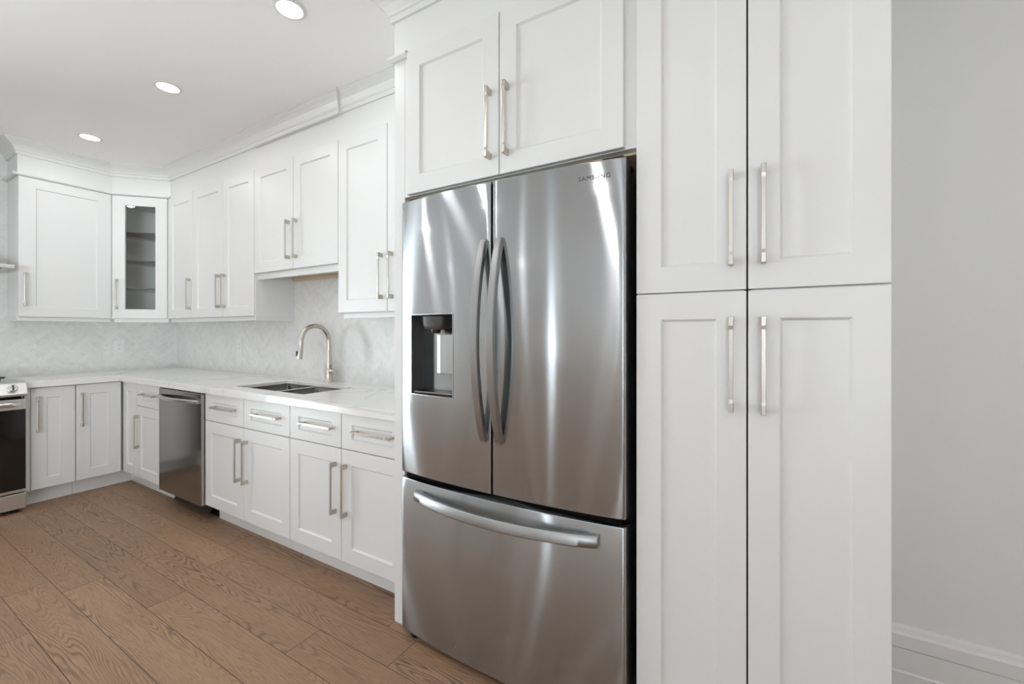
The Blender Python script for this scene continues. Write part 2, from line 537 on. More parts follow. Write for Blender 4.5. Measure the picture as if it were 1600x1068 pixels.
# ------------------------------------------------------------------ crown mouldings and small trim
CAB_TOP, FRIEZE_TOP = 2.387, 2.546
def crown(z):
    d = CEIL - z
    q = [(0.0, 0.0), (0.011, 0.0), (0.013, 0.010), (0.013, 0.022), (0.019, 0.026), (0.021, 0.036), (0.026, 0.044), (0.036, 0.058),
         (0.050, 0.070), (0.064, 0.079), (0.072, 0.084), (0.072, 0.090), (0.078, 0.092), (0.078, 0.098)]
    return [(o, z + h * d / 0.098) for o, h in q]
DF = 0.0205
XLB, YUB = -4.687 - DF, 1.656 + DF            # box fronts of the hanging cabinets
DG0, DG1 = (-4.687, 1.370), (-4.401, 1.656)  # ends of the diagonal front
s45 = DF * math.tan(math.radians(22.5))
pA = [(XW + 0.009, 0.852), (XLB, 0.852), (XLB, 1.370 + s45), (-4.401 - s45, YUB), (-1.333, YUB)]
prof_f = [(-0.02, CAB_TOP + 0.002), (0.0, CAB_TOP + 0.002)] + crown(FRIEZE_TOP) + [(-0.02, CEIL)]
struct(sweep(pA, prof_f).build('trim_1', 'trim'), 'white frieze and crown moulding over the hanging cabinets', 'crown moulding')
zb = 2.540
pB = [(-3.062, YUB - 0.001), (-3.062, YUB - 0.015), (-2.166, YUB - 0.015), (-2.166, YUB - 0.001)]
struct(sweep(pB, [(-0.0135, zb)] + crown(zb) + [(-0.0135, CEIL)]).build('trim_2', 'trim'), 'crown moulding section stepped forward above the sink cabinet', 'crown moulding')
YPB = 1.300
pC = [(-1.332, YW - 0.01), (-1.332, YPB), (0.276, YPB), (0.276, YW - 0.01)]
struct(sweep(pC, [(-0.02, CAB_TOP + 0.002)] + [(0.0, CAB_TOP + 0.002)] + crown(FRIEZE_TOP) + [(-0.02, CEIL)]).build('trim_3', 'trim'),
       'white frieze and crown moulding over the fridge and pantry', 'crown moulding')
bead = [(0.0, 2.385), (0.020, 2.385), (0.028, 2.390), (0.031, 2.396), (0.028, 2.402), (0.016, 2.405), (0.0, 2.405)]
bead2 = [(0.0, 2.389)] + [(o, z + 0.004) for o, z in bead[1:]] 
struct(sweep(pA[:4], bead2).build('trim_4', 'trim'), 'thin moulding over the left door and the glass corner door', 'moulding')
struct(sweep([(-1.332, 1.50), (-1.332, YPB), (-1.249, YPB)], [(0.0, 2.376), (0.010, 2.376), (0.022, 2.386), (0.024, 2.393), (0.018, 2.399), (0.0, 2.399)]).build('trim_5', 'trim'),
       'short moulding return at the top of the fridge side panel', 'moulding')

# ------------------------------------------------------------------ cabinet parts
HL = 0.253
def handle_mesh():
    """square bar pull standing along local z, centred on the origin, posts reach back to y = 0 (front is -y)"""
    mb = MB()
    w, p, t, L = 0.0055, 0.036, 0.008, HL / 2
    # bar, thinner between the posts
    prof = [(-p, -L), (-p, L)]
    secs = []
    for z, d in ((-L, 0.0), (-L + 0.024, 0.0), (-L + 0.034, 0.0015), (L - 0.034, 0.0015), (L - 0.024, 0.0), (L, 0.0)):
        secs.append([(-w, -p + d, z), (w, -p + d, z), (w, -p + t + 0.0 * d, z), (-w, -p + t, z)])
    mb.ribbon(secs)
    for s in (-1, 1):
        z0, z1 = s * L, s * (L - 0.022)
        mb.box(-w, w, -p + t, 0.0, min(z0, z1), max(z0, z1))
    me_o = mb.build('handle', 'nickel', bevel=0.0)
    me = me_o.data
    bpy.data.objects.remove(me_o)
    return me
HANDLE = handle_mesh()

def add_handle(parent, x, z, horizontal=False):
    o = bpy.data.objects.new('handle', HANDLE)
    C.objects.link(o)
    o.parent = parent
    o.location = (x, 0.0, z)
    if horizontal:
        o.rotation_euler = (0, PI / 2, 0)
    b = o.modifiers.new('edge', 'BEVEL'); b.width = 0.0012; b.segments = 2; b.limit_method = 'ANGLE'; b.angle_limit = math.radians(40)
    return o

GAP = 0.0020
def shaker(parent, name, x0, x1, z0, z1, stile=0.071, rail=0.072, glass=False, thick=0.0195, handle=None, gap=GAP):
    """framed front with a recessed flat panel; local origin at the lower left of the front, front faces -y.
    handle = (x, z, horizontal) in the cabinet's own coordinates"""
    x0 += gap; x1 -= gap; z0 += gap; z1 -= gap
    w, h = x1 - x0, z1 - z0
    def ring(ix, iz, y):
        return [(ix, y, iz), (w - ix, y, iz), (w - ix, y, h - iz), (ix, y, h - iz)]
    e = 0.0016
    dp, ch = 0.0080, 0.0065
    rings = [ring(0, 0, thick), ring(0, 0, e), ring(e, e, 0), ring(stile, rail, 0), ring(stile + ch, rail + ch, dp)]
    if glass:
        rings = [ring(stile, rail, thick)] + rings[:4] + [ring(stile, rail, thick)]
    v = [p for r in rings for p in r]
    f = []
    for i in range(len(rings) - 1):
        for k in range(4):
            k2 = (k + 1) % 4
            f.append((i * 4 + k, i * 4 + k2, i * 4 + 4 + k2, i * 4 + 4 + k))
    if not glass:
        n = len(rings) * 4
        f.append((n - 4, n - 3, n - 2, n - 1))
        f.append((3, 2, 1, 0))
    d = MB().add(v, f).build(name, 'cab', parent)
    d.location = (x0, 0, z0)
    if glass:
        pn = MB().box(stile - 0.004, w - stile + 0.004, 0.010, 0.013, rail - 0.004, h - rail + 0.004).build('glass_pane', 'pane', d)
    if handle:
        hx, hz, hor = handle
        add_handle(d, hx - x0, hz - z0, hor)
    return d

def cabinet(name, label, cat, loc, rotz, w, depth, z0, z1, group=None, toe=0.0, toe_in=0.079, toe_x=(0, 0), rail=0.0, rail_x=(0, 0), open_top=False):
    """box with its front at local y = 0.02 (doors occupy 0..0.0195); local x runs to the right seen from the front"""
    r = thing(name, label, cat, loc, rotz, group)
    if open_top:
        mb = MB().box(0.0008, w - 0.0008, 0.0202, depth, z0, z0 + 0.018)
        mb.box(0.0008, 0.0168, 0.0202, depth, z0 + 0.018, z1); mb.box(w - 0.0168, w - 0.0008, 0.0202, depth, z0 + 0.018, z1)
        mb.box(0.0168, w - 0.0168, depth - 0.012, depth, z0 + 0.018, z1); mb.box(0.0168, w - 0.0168, 0.0202, 0.036, z0 + 0.018, z1)
        mb.build('carcass', 'cab', r, fix=False)
    else:
        MB().box(0.0008, w - 0.0008, 0.0202, depth, z0, z1).build('carcass', 'cab', r)
    if toe:
        MB().box(0.0008 + toe_x[0], w - 0.0008 + toe_x[1], toe_in, toe_in + 0.016, 0.0, toe - 0.0005).build('toe_kick', 'cab', r)
    if rail:
        mb = MB().box(0.0008 + rail_x[0], w - 0.0008 + rail_x[1], 0.021, 0.040, z0 - rail, z0 - 0.0004)
        mb.build('light_rail', 'cab', r, bevel=0.002)
    return r

YB = 1.360       # front of the base doors
BZ0, BZ1 = 0.112, 0.838
DZ = 0.663       # gap between drawers and doors
DEP_B = YW - YB - 0.002
HB = 0.467       # centre of the base door handles
HD = 0.7595
XL = -4.419

# ---- base run along the back wall
def base_two(x0, xm, x1, label, hx, tx):
    c = cabinet('base_cabinet', label, 'cabinet', (x0, YB, 0), 0, x1 - x0, DEP_B, BZ0, BZ1, 'white base cabinets', toe=BZ0, toe_x=tx, open_top=True)
    w, m = x1 - x0, xm - x0
    shaker(c, 'drawer', 0, m, DZ, BZ1, 0.072, 0.050, handle=(hx[0] - x0, HD, True))
    shaker(c, 'drawer', m, w, DZ, BZ1, 0.072, 0.050, handle=(hx[1] - x0, HD, True))
    shaker(c, 'door', 0, m, BZ0, DZ, handle=(m - 0.040, HB, False))
    shaker(c, 'door', m, w, BZ0, DZ, handle=(m + 0.040, HB, False))
    return c
base_two(-3.088, -2.629, -2.1735, 'white base cabinet with two drawers and doors right beside the dishwasher', (-2.838, -2.374), (0.012, 0.0012))
base_two(-2.1725, -1.753, -1.3335, 'white base cabinet with two drawers and doors beside the fridge side panel', (-1.927, -1.522), (-0.0006, 0))
c = cabinet('base_cabinet', 'narrow white base cabinet with one drawer between the corner and dishwasher', 'cabinet', (-4.152, YB, 0), 0, 0.438, DEP_B, BZ0, BZ1,
            'white base cabinets', toe=BZ0)
shaker(c, 'drawer', 0, 0.438, DZ, BZ1, 0.072, 0.050, handle=(0.235, HD, True))
shaker(c, 'door', 0, 0.438, BZ0, DZ, handle=(0.048, HB, False))

# ---- corner unit with two leaves meeting at the inside corner
cc = thing('corner_cabinet', 'white corner base cabinet with two doors meeting at a dark inside corner', 'cabinet', (0, 0, 0), 0, 'white base cabinets')
xl_box = XL - 0.0202
outline = [(xl_box, 1.0885), (xl_box, YB + 0.0202), (-4.153, YB + 0.0202), (-4.153, YW - 0.002), (XW + 0.002, YW - 0.002), (XW + 0.002, 1.0885)]
MB().prism(outline, BZ0, BZ1).build('carcass', 'cab', cc)
MB().box(XL - 0.012, XL + 0.006, YB + 0.002, YB + 0.019, BZ0 + 0.004, BZ1 - 0.004).build('corner_gap_shade', 'seam', cc)  # dark strip added for the shade where the two leaves meet
toe_pts = [(XL - 0.079 - 0.016, 1.0885), (XL - 0.079, 1.0885), (XL - 0.079, YB + 0.079), (-4.153, YB + 0.079), (-4.153, YB + 0.095), (XL - 0.095, YB + 0.095)]
MB().prism(toe_pts, 0.0, BZ0 - 0.0005).build('toe_kick', 'cab', cc)
d = shaker(cc, 'door', 0, 0.262, BZ0, BZ1 - 0.002, 0.076, 0.072, handle=(0.030, 0.647, False))
d.rotation_euler = (0, 0, PI / 2)
d.location = (XL, 1.0885 + GAP, BZ0 + GAP)
d2 = shaker(cc, 'door', 0, 0.262, BZ0, BZ1, 0.071, 0.072)
d2.location = (-4.416 + GAP, YB, BZ0 + GAP)

# ---- slim base cabinet between the range and the corner
c = cabinet('base_cabinet', 'slim white base cabinet with one tall door right beside the range', 'cabinet', (XL, 0.832, 0), PI / 2, 0.2555, XL - XW - 0.002, BZ0, BZ1,
            'white base cabinets', toe=BZ0)
shaker(c, 'door', 0.028, 0.2555, BZ0, BZ1 - 0.002, 0.076, 0.072, handle=(0.060, 0.647, False))
MB().box(0.0, 0.0275, 0.004, 0.0198, BZ0, BZ1).build('filler_strip', 'cab', c)

# ------------------------------------------------------------------ hanging cabinets
UZ0, UZ1 = 1.346, CAB_TOP
YU = 1.656
DEP_U = YW - YU - 0.009
HU = 1.543
G = 'white hanging cabinets'
RL = 0.031
c = cabinet('wall_cabinet', 'single door white wall cabinet just right of the glass corner cabinet', 'cabinet', (-4.399, YU, 0), 0, 0.436, DEP_U, UZ0, UZ1, G, rail=RL)
shaker(c, 'door', 0, 0.436, UZ0, UZ1, handle=(0.398, HU, False))
c = cabinet('wall_cabinet', 'two door full height white wall cabinet left of the sink gap', 'cabinet', (-3.962, YU, 0), 0, 0.902, DEP_U, UZ0, UZ1, G, rail=RL, rail_x=(0, 0.0))
shaker(c, 'door', 0, 0.468, UZ0, UZ1, handle=(0.428, HU, False))
shaker(c, 'door', 0.468, 0.8925, UZ0, UZ1, handle=(0.506, HU, False))
MB().box(0.8935, 0.9012, 0.008, 0.0200, UZ0 - RL, 1.600).build('edge_strip', 'cab', c)
MB().box(0.8825, 0.9012, 0.0402, DEP_U, UZ0 - RL, UZ0 - 0.0004).build('side_rail', 'cab', c)
c = cabinet('wall_cabinet', 'short two door white wall cabinet above the sink', 'cabinet', (-3.059, YU, 0), 0, 0.894, DEP_U, 1.645, UZ1, G, rail=0.042)
shaker(c, 'door', -0.008, 0.449, 1.645, UZ1, handle=(0.408, 1.838, False))
shaker(c, 'door', 0.449, 0.894, 1.645, UZ1, handle=(0.489, 1.838, False))
MB().box(0.002, 0.892, DEP_U - 0.018, DEP_U - 0.001, 1.618, 1.6445).build('hanging_cleat', 'wood', c)
c = cabinet('wall_cabinet', 'tall two door white wall cabinet right of the sink against the fridge panel', 'cabinet', (-2.164, YU, 0), 0, 0.830, DEP_U, UZ0, UZ1, G, rail=0.032, rail_x=(0.022, 0))
shaker(c, 'door', 0, 0.410, UZ0, UZ1, handle=(0.372, HU, False))
shaker(c, 'door', 0.410, 0.830, UZ0, UZ1, handle=(0.450, HU, False))

# left wall, single wide door
c = cabinet('wall_cabinet', 'wide single door white wall cabinet on the range wall beside the hood', 'cabinet', (-4.687, 0.852, 0), PI / 2, 0.517, -4.687 - XW - 0.009, UZ0, UZ1, G, rail=RL)
shaker(c, 'door', 0, 0.517, UZ0, UZ1, 0.085, handle=(0.030, 1.551, False))
MB().box(0.0008, 0.020, 0.0402, -4.687 - XW - 0.009, UZ0 - RL, UZ0 - 0.0004).build('side_rail', 'cab', c)

# diagonal glass cabinet
gc = thing('glass_corner_cabinet', 'diagonal white corner wall cabinet with glass door and three glass shelves', 'cabinet', (DG0[0], DG0[1], 0), PI / 4, G)
r2 = math.sqrt(0.5)
def to_local(x, y):
    dx, dy = x - DG0[0], y - DG0[1]
    return (dx * r2 + dy * r2, -dx * r2 + dy * r2)
wd = math.hypot(DG1[0] - DG0[0], DG1[1] - DG0[1])
a0 = to_local(XLB, 1.370 + 0.0005); a1 = to_local(XW + 0.0095, 1.3705); a2 = to_local(XW + 0.0095, YW - 0.0095)
a3 = to_local(-4.4005, YW - 0.0095); a4 = to_local(-4.4005, YUB)
f0, f1 = (0.012, 0.0202), (wd - 0.012, 0.0202)
pent = [f0, f1, a4, a3, a2, a1, a0]
mb = MB()
t_in = 0.016
# top, bottom and back panels as thin solids
mb.prism(pent, UZ0, UZ0 + 0.018)
mb.prism(pent, UZ1 - 0.018, UZ1)
def plank(p, q, th=0.014):
    d = (Vector(q) - Vector(p)).normalized(); nrm = Vector((-d.y, d.x)) * th
    mb.prism([p, q, (q[0] + nrm.x, q[1] + nrm.y), (p[0] + nrm.x, p[1] + nrm.y)], UZ0 + 0.018, UZ1 - 0.018)
plank(a4, a3); plank(a3, a2); plank(a2, a1); plank(a1, a0)
plank(f1, a4); plank(a0, f0)
mb.build('carcass', 'inside', gc)
MB().box(0.006, wd - 0.006, 0.021, 0.040, UZ0 - RL, UZ0 - 0.0004).build('light_rail', 'cab', gc)
# narrow face frame beside the door
mbf = MB(); mbf.box(0.0125, 0.040, 0.0198, 0.034, UZ0, UZ1); mbf.box(wd - 0.040, wd - 0.0125, 0.0198, 0.034, UZ0, UZ1)
mbf.build('face_frame', 'cab', gc)
dg = shaker(gc, 'door', 0.006, wd - 0.008, UZ0, UZ1, 0.084, 0.078, glass=True, handle=(0.040, 1.551, False))
for z in (1.602, 1.842, 2.083):
    inset = 0.018
    cx = sum(p[0] for p in pent) / len(pent); cy = sum(p[1] for p in pent) / len(pent)
    front = 0.050
    sp = [(0.060, front), (wd - 0.060, front)] + [(cx + (p[0] - cx) * 0.86, cy + (p[1] - cy) * 0.86) for p in (a3, a2, a1)]
    sh = MB().prism(sp, z, z + 0.006).build('glass_shelf', 'shelf_glass', gc)
    MB().box(0.060, wd - 0.060, front - 0.002, front, z - 0.0002, z + 0.0062).build('shelf_edge', 'shelf_edge', sh)

# ------------------------------------------------------------------ fridge surround: side panel, bridge cabinet, pantry
YP = 1.280
pan = MB().box(-1.332, -1.2725, YPB, YW - 0.002, 0.0, CAB_TOP).build('fridge_side_panel', 'cab', bevel=0.0015)
tag(pan, 'tall white side panel standing left of the steel fridge', 'panel')
OX0, OX1 = -1.2715, -0.3125
c = cabinet('bridge_cabinet', 'white two door cabinet above the steel fridge', 'cabinet', (OX0, YP, 0), 0, OX1 - OX0, YW - YP - 0.002, 1.797, UZ1, 'white tall cabinets')
xo = -OX0
shaker(c, 'door', -1.245 + xo, -0.795 + xo, 1.797, UZ1, 0.068, 0.072, handle=(-0.795 + xo - 0.037, 1.985, False))
shaker(c, 'door', -0.795 + xo, -0.346 + xo, 1.797, UZ1, 0.068, 0.072, handle=(-0.795 + xo + 0.037, 1.985, False))
MB().box(0.002, OX1 - OX0 - 0.002, 0.05, 0.5, 1.789, 1.7965).build('bottom_panel', 'wood', c)
p = cabinet('pantry_cabinet', 'tall white pantry cabinet with four doors right of the fridge', 'cabinet', (-0.311, YP, 0), 0, 0.587, YW - YP - 0.002, 0.105, UZ1, 'white tall cabinets', toe=0.105)
PM = 0.293
for (xa, xb, hx) in ((0, PM, PM - 0.037), (PM, 0.587, PM + 0.037)):
    shaker(p, 'door', xa, xb, 1.346, UZ1, 0.071, 0.074, handle=(hx, 1.538, False), gap=0.002)
    shaker(p, 'door', xa, xb, 0.105, 1.346, 0.071, 0.074, handle=(hx, 1.148, False), gap=0.002)
MB().box(PM - 0.008, PM + 0.008, 0.0196, 0.0201, 0.11, UZ1 - 0.004).build('door_gasket_gap_shade', 'seam', p)  # thin dark strip puts shade into the gap between the pantry doors

# ------------------------------------------------------------------ countertop, sink, faucet
SX0, SX1, SY0, SY1 = -2.905, -2.190, 1.452, 1.800      # opening for the sink
CZ0, CZ1, CZA = 0.862, 0.884, 0.8405
xs = [XW + 0.0, -4.392, SX0, SX1, -1.3328]
ys = [0.833, 1.335, SY0, SY1, YW - 0.0005]
def filled(i, j):
    if i < 0 or j < 0 or i >= len(xs) - 1 or j >= len(ys) - 1: return False
    if j == 0: return i == 0
    return not (i == 2 and j == 2)
mb = MB()
for i in range(len(xs) - 1):
    for j in range(len(ys) - 1):
        if not filled(i, j): continue
        x0, x1, y0, y1 = xs[i], xs[i + 1], ys[j], ys[j + 1]
        mb.add([(x0, y0, CZ1), (x1, y0, CZ1), (x1, y1, CZ1), (x0, y1, CZ1)], [(0, 1, 2, 3)])
        mb.add([(x0, y0, CZ0), (x1, y0, CZ0), (x1, y1, CZ0), (x0, y1, CZ0)], [(3, 2, 1, 0)])
        for (di, dj, a, b) in ((-1, 0, (x0, y0), (x0, y1)), (1, 0, (x1, y0), (x1, y1)), (0, -1, (x0, y0), (x1, y0)), (0, 1, (x0, y1), (x1, y1))):
            if not filled(i + di, j + dj):
                mb.add([(a[0], a[1], CZ0), (b[0], b[1], CZ0), (b[0], b[1], CZ1), (a[0], a[1], CZ1)], [(0, 1, 2, 3)])
mb.box(XL + 0.001, -4.392, 0.833, 1.335, CZA, CZ0)
mb.box(XL + 0.001, -1.3328, 1.335, 1.358, CZA, CZ0)
ct = mb.build('countertop', 'quartz', bevel=0.0025)
tag(ct, 'white quartz countertop with grey veins in an L around the corner', 'countertop')

sk = thing('kitchen_sink', 'double bowl stainless steel sink set under the white countertop', 'sink', (0, 0, 0))
def bowl(x0, x1, y0, y1, z0, z1, name):
    mb = MB()
    r = 0.018
    def rr(x0, x1, y0, y1, z, rad):
        out = []
        for cx, cy, a in ((x0 + rad, y0 + rad, PI), (x1 - rad, y0 + rad, 1.5 * PI), (x1 - rad, y1 - rad, 0), (x0 + rad, y1 - rad, 0.5 * PI)):
            for k in range(5):
                t = a + k * PI / 8
                out.append((cx + rad * math.cos(t), cy + rad * math.sin(t), z))
        return out
    secs = [rr(x0, x1, y0, y1, z1, r), rr(x0, x1, y0, y1, z0 + 0.02, r), rr(x0 + .006, x1 - .006, y0 + .006, y1 - .006, z0 + 0.006, r), rr(x0 + .02, x1 - .02, y0 + .02, y1 - .02, z0, r)]
    n = len(secs[0])
    v = [p for s in secs for p in s]
    f = []
    for i in range(len(secs) - 1):
        for k in range(n):
            k2 = (k + 1) % n
            f.append((i * n + k, (i + 1) * n + k, (i + 1) * n + k2, i * n + k2))
    f.append(tuple((len(secs) - 1) * n + k for k in range(n)))
    mb.add(v, f)
    o = mb.build(name, 'sink', sk, smooth=True, fix=False)
    so = o.modifiers.new('wall', 'SOLIDIFY'); so.thickness = 0.0015; so.offset = -1
    MB().lathe([(0.042, 0.0), (0.042, 0.003), (0.034, 0.0035), (0.030, 0.001)], 28, ((x0 + x1) / 2, (y0 + y1) / 2 + 0.03, z0 + 0.0005)).build('drain', 'nickel', o, smooth=True)
    return o
DIV = -2.600
zt = CZ0 - 0.0015
bowl(SX0 - 0.004, DIV - 0.012, SY0 - 0.004, SY1 + 0.004, 0.62, zt, 'bowl')
bowl(DIV + 0.012, SX1 + 0.004, SY0 - 0.004, SY1 + 0.004, 0.66, zt, 'bowl')
mb = MB()
MB().box(DIV - 0.0150, DIV + 0.0150, SY0 - 0.003, SY1 + 0.003, zt - 0.004, zt + 0.0005).build('divider', 'steel_light', sk, bevel=0.001)
mb.box(SX0 - 0.030, SX0 - 0.0055, SY0 - 0.030, SY1 + 0.030, zt - 0.002, zt)
mb.box(SX1 + 0.0055, SX1 + 0.012, SY0 - 0.030, SY1 + 0.030, zt - 0.002, zt)
mb.box(SX0 - 0.0055, SX1 + 0.0055, SY0 - 0.030, SY0 - 0.0055, zt - 0.002, zt)
mb.box(SX0 - 0.0055, SX1 + 0.0055, SY1 + 0.0055, SY1 + 0.030, zt - 0.002, zt)
mb.build('rim', 'steel_bar', sk)

FX, FY = -2.575, 1.895
fa = thing('kitchen_faucet', 'brushed nickel gooseneck faucet with pull-down spray behind the sink', 'faucet', (FX, FY, CZ1))
MB().lathe([(0.030, 0.0), (0.030, 0.004), (0.0275, 0.008), (0.0262, 0.03), (0.0215, 0.14), (0.0168, 0.205), (0.0150, 0.225)], 36).build('body', 'faucet', fa, smooth=True)
R = 0.103
zc = 0.287
pts = [(0, 0, 0.222), (0, 0, 0.25), (0, 0, zc)]
for k in range(1, 19):
    a = PI * k / 18
    pts.append((0, -R + R * math.cos(a), zc + R * math.sin(a)))
pts += [(0, -2 * R - 0.002, zc - 0.03)]
MB().tube(pts, 0.0150, 24).build('gooseneck', 'faucet', fa, smooth=True)
hd = MB().tube([(0, -2 * R - 0.002, zc - 0.028), (0, -2 * R - 0.004, zc - 0.04), (0, -2 * R - 0.010, zc - 0.075), (0, -2 * R - 0.016, zc - 0.108), (0, -2 * R - 0.017, zc - 0.114)],
               [0.0152, 0.0164, 0.0190, 0.0208, 0.0196], 24).build('spray_head', 'faucet', fa, smooth=True)
bt = MB().box(-0.006, 0.006, -2 * R - 0.0345, -2 * R - 0.027, zc - 0.098, zc - 0.062).build('spray_button', 'button', hd, bevel=0.003)
MB().lathe([(0.0215, 0.016), (0.0215, 0.036), (0.0205, 0.040), (0.0205, 0.066), (0.0195, 0.069)], 28, (0, 0, 0.075), 'x').build('lever_hub', 'faucet', fa, smooth=True)
MB().tube([(0.058, -0.012, 0.088), (0.058, -0.024, 0.104), (0.058, -0.030, 0.124)], [0.006, 0.0052, 0.0046], 14).build('lever', 'faucet', fa, smooth=True)
MB().lathe([(0.0255, 0.0), (0.0285, 0.003), (0.0275, 0.036), (0.0235, 0.044)], 32, (0, 0, 0.058)).build('collar', 'faucet', fa, smooth=True)

# ------------------------------------------------------------------ outlets
def outlet(label, loc, rotz):
    o = thing('wall_outlet', label, 'outlet', loc, rotz, 'outlets on the backsplash')
    MB().box(-0.038, 0.038, -0.006, 0.0, -0.059, 0.059).build('cover_plate', 'white_plastic', o, bevel=0.002)
    r = MB().box(-0.0168, 0.0168, -0.0085, -0.0062, -0.0335, 0.0335).build('receptacle', 'white_plastic', o, bevel=0.001)
    mb = MB()
    for s in (-1, 1):
        zc_ = s * 0.017
        mb.box(-0.0075, -0.0055, -0.0089, -0.0086, zc_ - 0.004, zc_ + 0.005)
        mb.box(0.0055, 0.0075, -0.0089, -0.0086, zc_ - 0.003, zc_ + 0.004)
        mb.box(-0.002, 0.002, -0.0089, -0.0086, zc_ - 0.011, zc_ - 0.007)
    mb.build('slots', 'slot', r)
    return o
outlet('white outlet on the range wall backsplash below the glass corner cabinet', (XW + 0.0085, 1.512, 1.100), PI / 2)
outlet('white outlet on the long backsplash left of the faucet', (-3.832, YW - 0.0085, 1.112), 0)

# ------------------------------------------------------------------ recessed lights
def downlight(label, x, y, group):
    o = thing('recessed_light', label, 'ceiling light', (x, y, CEIL), 0, group)
    MB().lathe([(0.052, -0.0005), (0.053, -0.006), (0.058, -0.0065), (0.0665, -0.004), (0.067, -0.0005)], 40, caps=False).build('trim_ring', 'trim', o, smooth=True)
    MB().lathe([(0.0522, -0.0045), (0.0522, -0.0008)], 40).build('lens', 'lens', o)
    return o
g1 = 'recessed ceiling lights in view'
downlight('round recessed ceiling light nearest the range wall, above the glass corner cabinet', -4.168, 1.10, g1)
downlight('middle of the three round recessed ceiling lights, between the other two', -2.927, 1.10, g1)
downlight('round recessed ceiling light closest to the fridge crown moulding at the top edge', -1.758, 1.10, g1)
first = None
for x, y in LIGHTS_ROOM:
    lab = 'round recessed ceiling light lit over the open room outside the picture'
    if first is None:
        first = downlight(lab, x, y, 'recessed ceiling lights out of view')
    else:
        q = copy_tree(first); q.location = (x, y, CEIL)

# ------------------------------------------------------------------ refrigerator
FXL, FXR = -1.250, -0.335
FXM = (FXL + FXR) / 2
YE = 1.258          # door front at the outer edges
BULGE = 0.030
def fy(x):
    q = (x - FXM) / ((FXR - FXL) / 2)
    return YE - BULGE * (1 - abs(q) ** 2.2)
fr = thing('refrigerator', 'stainless steel french door refrigerator with water dispenser between pantry and side panel', 'refrigerator', (0, 0, 0))
MB().box(FXL + 0.012, FXR - 0.012, 1.330, YW - 0.03, 0.045, 1.752).build('body', 'grey', fr, bevel=0.004)
DT = 0.058
def door_front(x0, x1, z0, z1, holes=None, name='door', rl=0.010, rr=0.010):
    """curved steel front; hole = (xa, xb, za, zb)"""
    n = 30
    prof = []   # (x, y)
    # rounded left edge, arc, rounded right edge
    for k in range(5):
        a = k * PI / 8; r = rl
        prof.append((x0 + r - r * math.cos(a), fy(x0 + r) + r - r * math.sin(a)))
    inner = {x0 + rl + (x1 - x0 - rl - rr) * k / n for k in range(1, n)}
    if holes:
        inner = {x for x in inner if abs(x - holes[0]) > 0.004 and abs(x - holes[1]) > 0.004} | {holes[0], holes[1]}
    for x in sorted(inner):
        prof.append((x, fy(x)))
    for k in range(5):
        a = k * PI / 8; r = rr
        prof.append((x1 - r + r * math.sin(a), fy(x1 - r) + r - r * math.cos(a)))
    yb = YE + DT
    zr = 0.005
    zs = [(z0, zr), (z0 + zr * 0.3, zr * 0.3), (z0 + zr, 0.0)]
    if holes:
        zs += [(holes[2], 0.0), (holes[3], 0.0)]
    zs += [(z1 - zr, 0.0), (z1 - zr * 0.3, zr * 0.3), (z1, zr)]
    v, f = [], []
    m = len(prof)
    for z, back in zs:
        for (x, y) in prof:
            v.append((x, y + back, z))
    for i in range(len(zs) - 1):
        for k in range(m - 1):
            if holes:
                xm = (prof[k][0] + prof[k + 1][0]) / 2; zm = (zs[i][0] + zs[i + 1][0]) / 2
                if holes[0] < xm < holes[1] and holes[2] < zm < holes[3]:
                    continue
            f.append((i * m + k, i * m + k + 1, (i + 1) * m + k + 1, (i + 1) * m + k))
    # sides, top, bottom, back
    nz = len(zs)
    o = len(v)
    for z, back in zs:
        v.append((prof[0][0], yb, z)); v.append((prof[-1][0], yb, z))
    for i in range(nz - 1):
        f.append((i * m, (i + 1) * m, o + 2 * (i + 1), o + 2 * i))
        f.append((i * m + m - 1, o + 2 * i + 1, o + 2 * (i + 1) + 1, (i + 1) * m + m - 1))
        f.append((o + 2 * i, o + 2 * (i + 1), o + 2 * (i + 1) + 1, o + 2 * i + 1))
    f.append(tuple([k for k in range(m - 1, -1, -1)] + [o, o + 1])[::1])
    f.append(tuple([(nz - 1) * m + k for k in range(m)] + [o + 2 * (nz - 1) + 1, o + 2 * (nz - 1)]))
    return MB().add(v, f).build(name, 'steel', fr, smooth=True)
ZD0, ZD1 = 0.668, 1.760
HOLE = (-1.186, -0.967, 0.990, 1.300)
GX = 0.0042
dl = door_front(FXL, FXM - GX, ZD0, ZD1, HOLE, rr=0.003)
dr = door_front(FXM + GX, FXR, ZD0, ZD1, rl=0.003)
fz = door_front(FXL, FXR, 0.030, 0.646, None, 'freezer_drawer')
MB().box(FXM - GX + 0.0002, FXM + GX - 0.0002, YE - BULGE + 0.006, YE + DT + 0.012, ZD0 + 0.01, ZD1 - 0.01).build('door_gasket_gap_shade', 'seam', fr)
MB().box(FXL + 0.02, FXR - 0.02, YE + 0.012, YE + DT + 0.014, 0.640, 0.676).build('drawer_gasket', 'seam', fr)
MB().box(FXL + 0.016, FXR - 0.016, YE + DT + 0.002, 1.335, 0.06, 1.745).build('seal', 'seam', fr)
# hinge covers and feet
for x in (FXL + 0.05, FXR - 0.05):
    MB().box(x - 0.035, x + 0.035, YE + 0.030, YE + 0.16, 1.7605, 1.780).build('hinge_cover', 'black', fr, bevel=0.005)
for x in (FXL + 0.055, FXR - 0.055):
    MB().lathe([(0.026, 0.0), (0.026, 0.012), (0.016, 0.016), (0.016, 0.046)], 20, (x, YE + 0.035, 0)).build('foot', 'black', fr, smooth=True)
MB().box(FXL + 0.03, FXR - 0.03, YE + 0.065, YE + 0.08, 0.012, 0.06).build('toe_grille', 'black', fr)

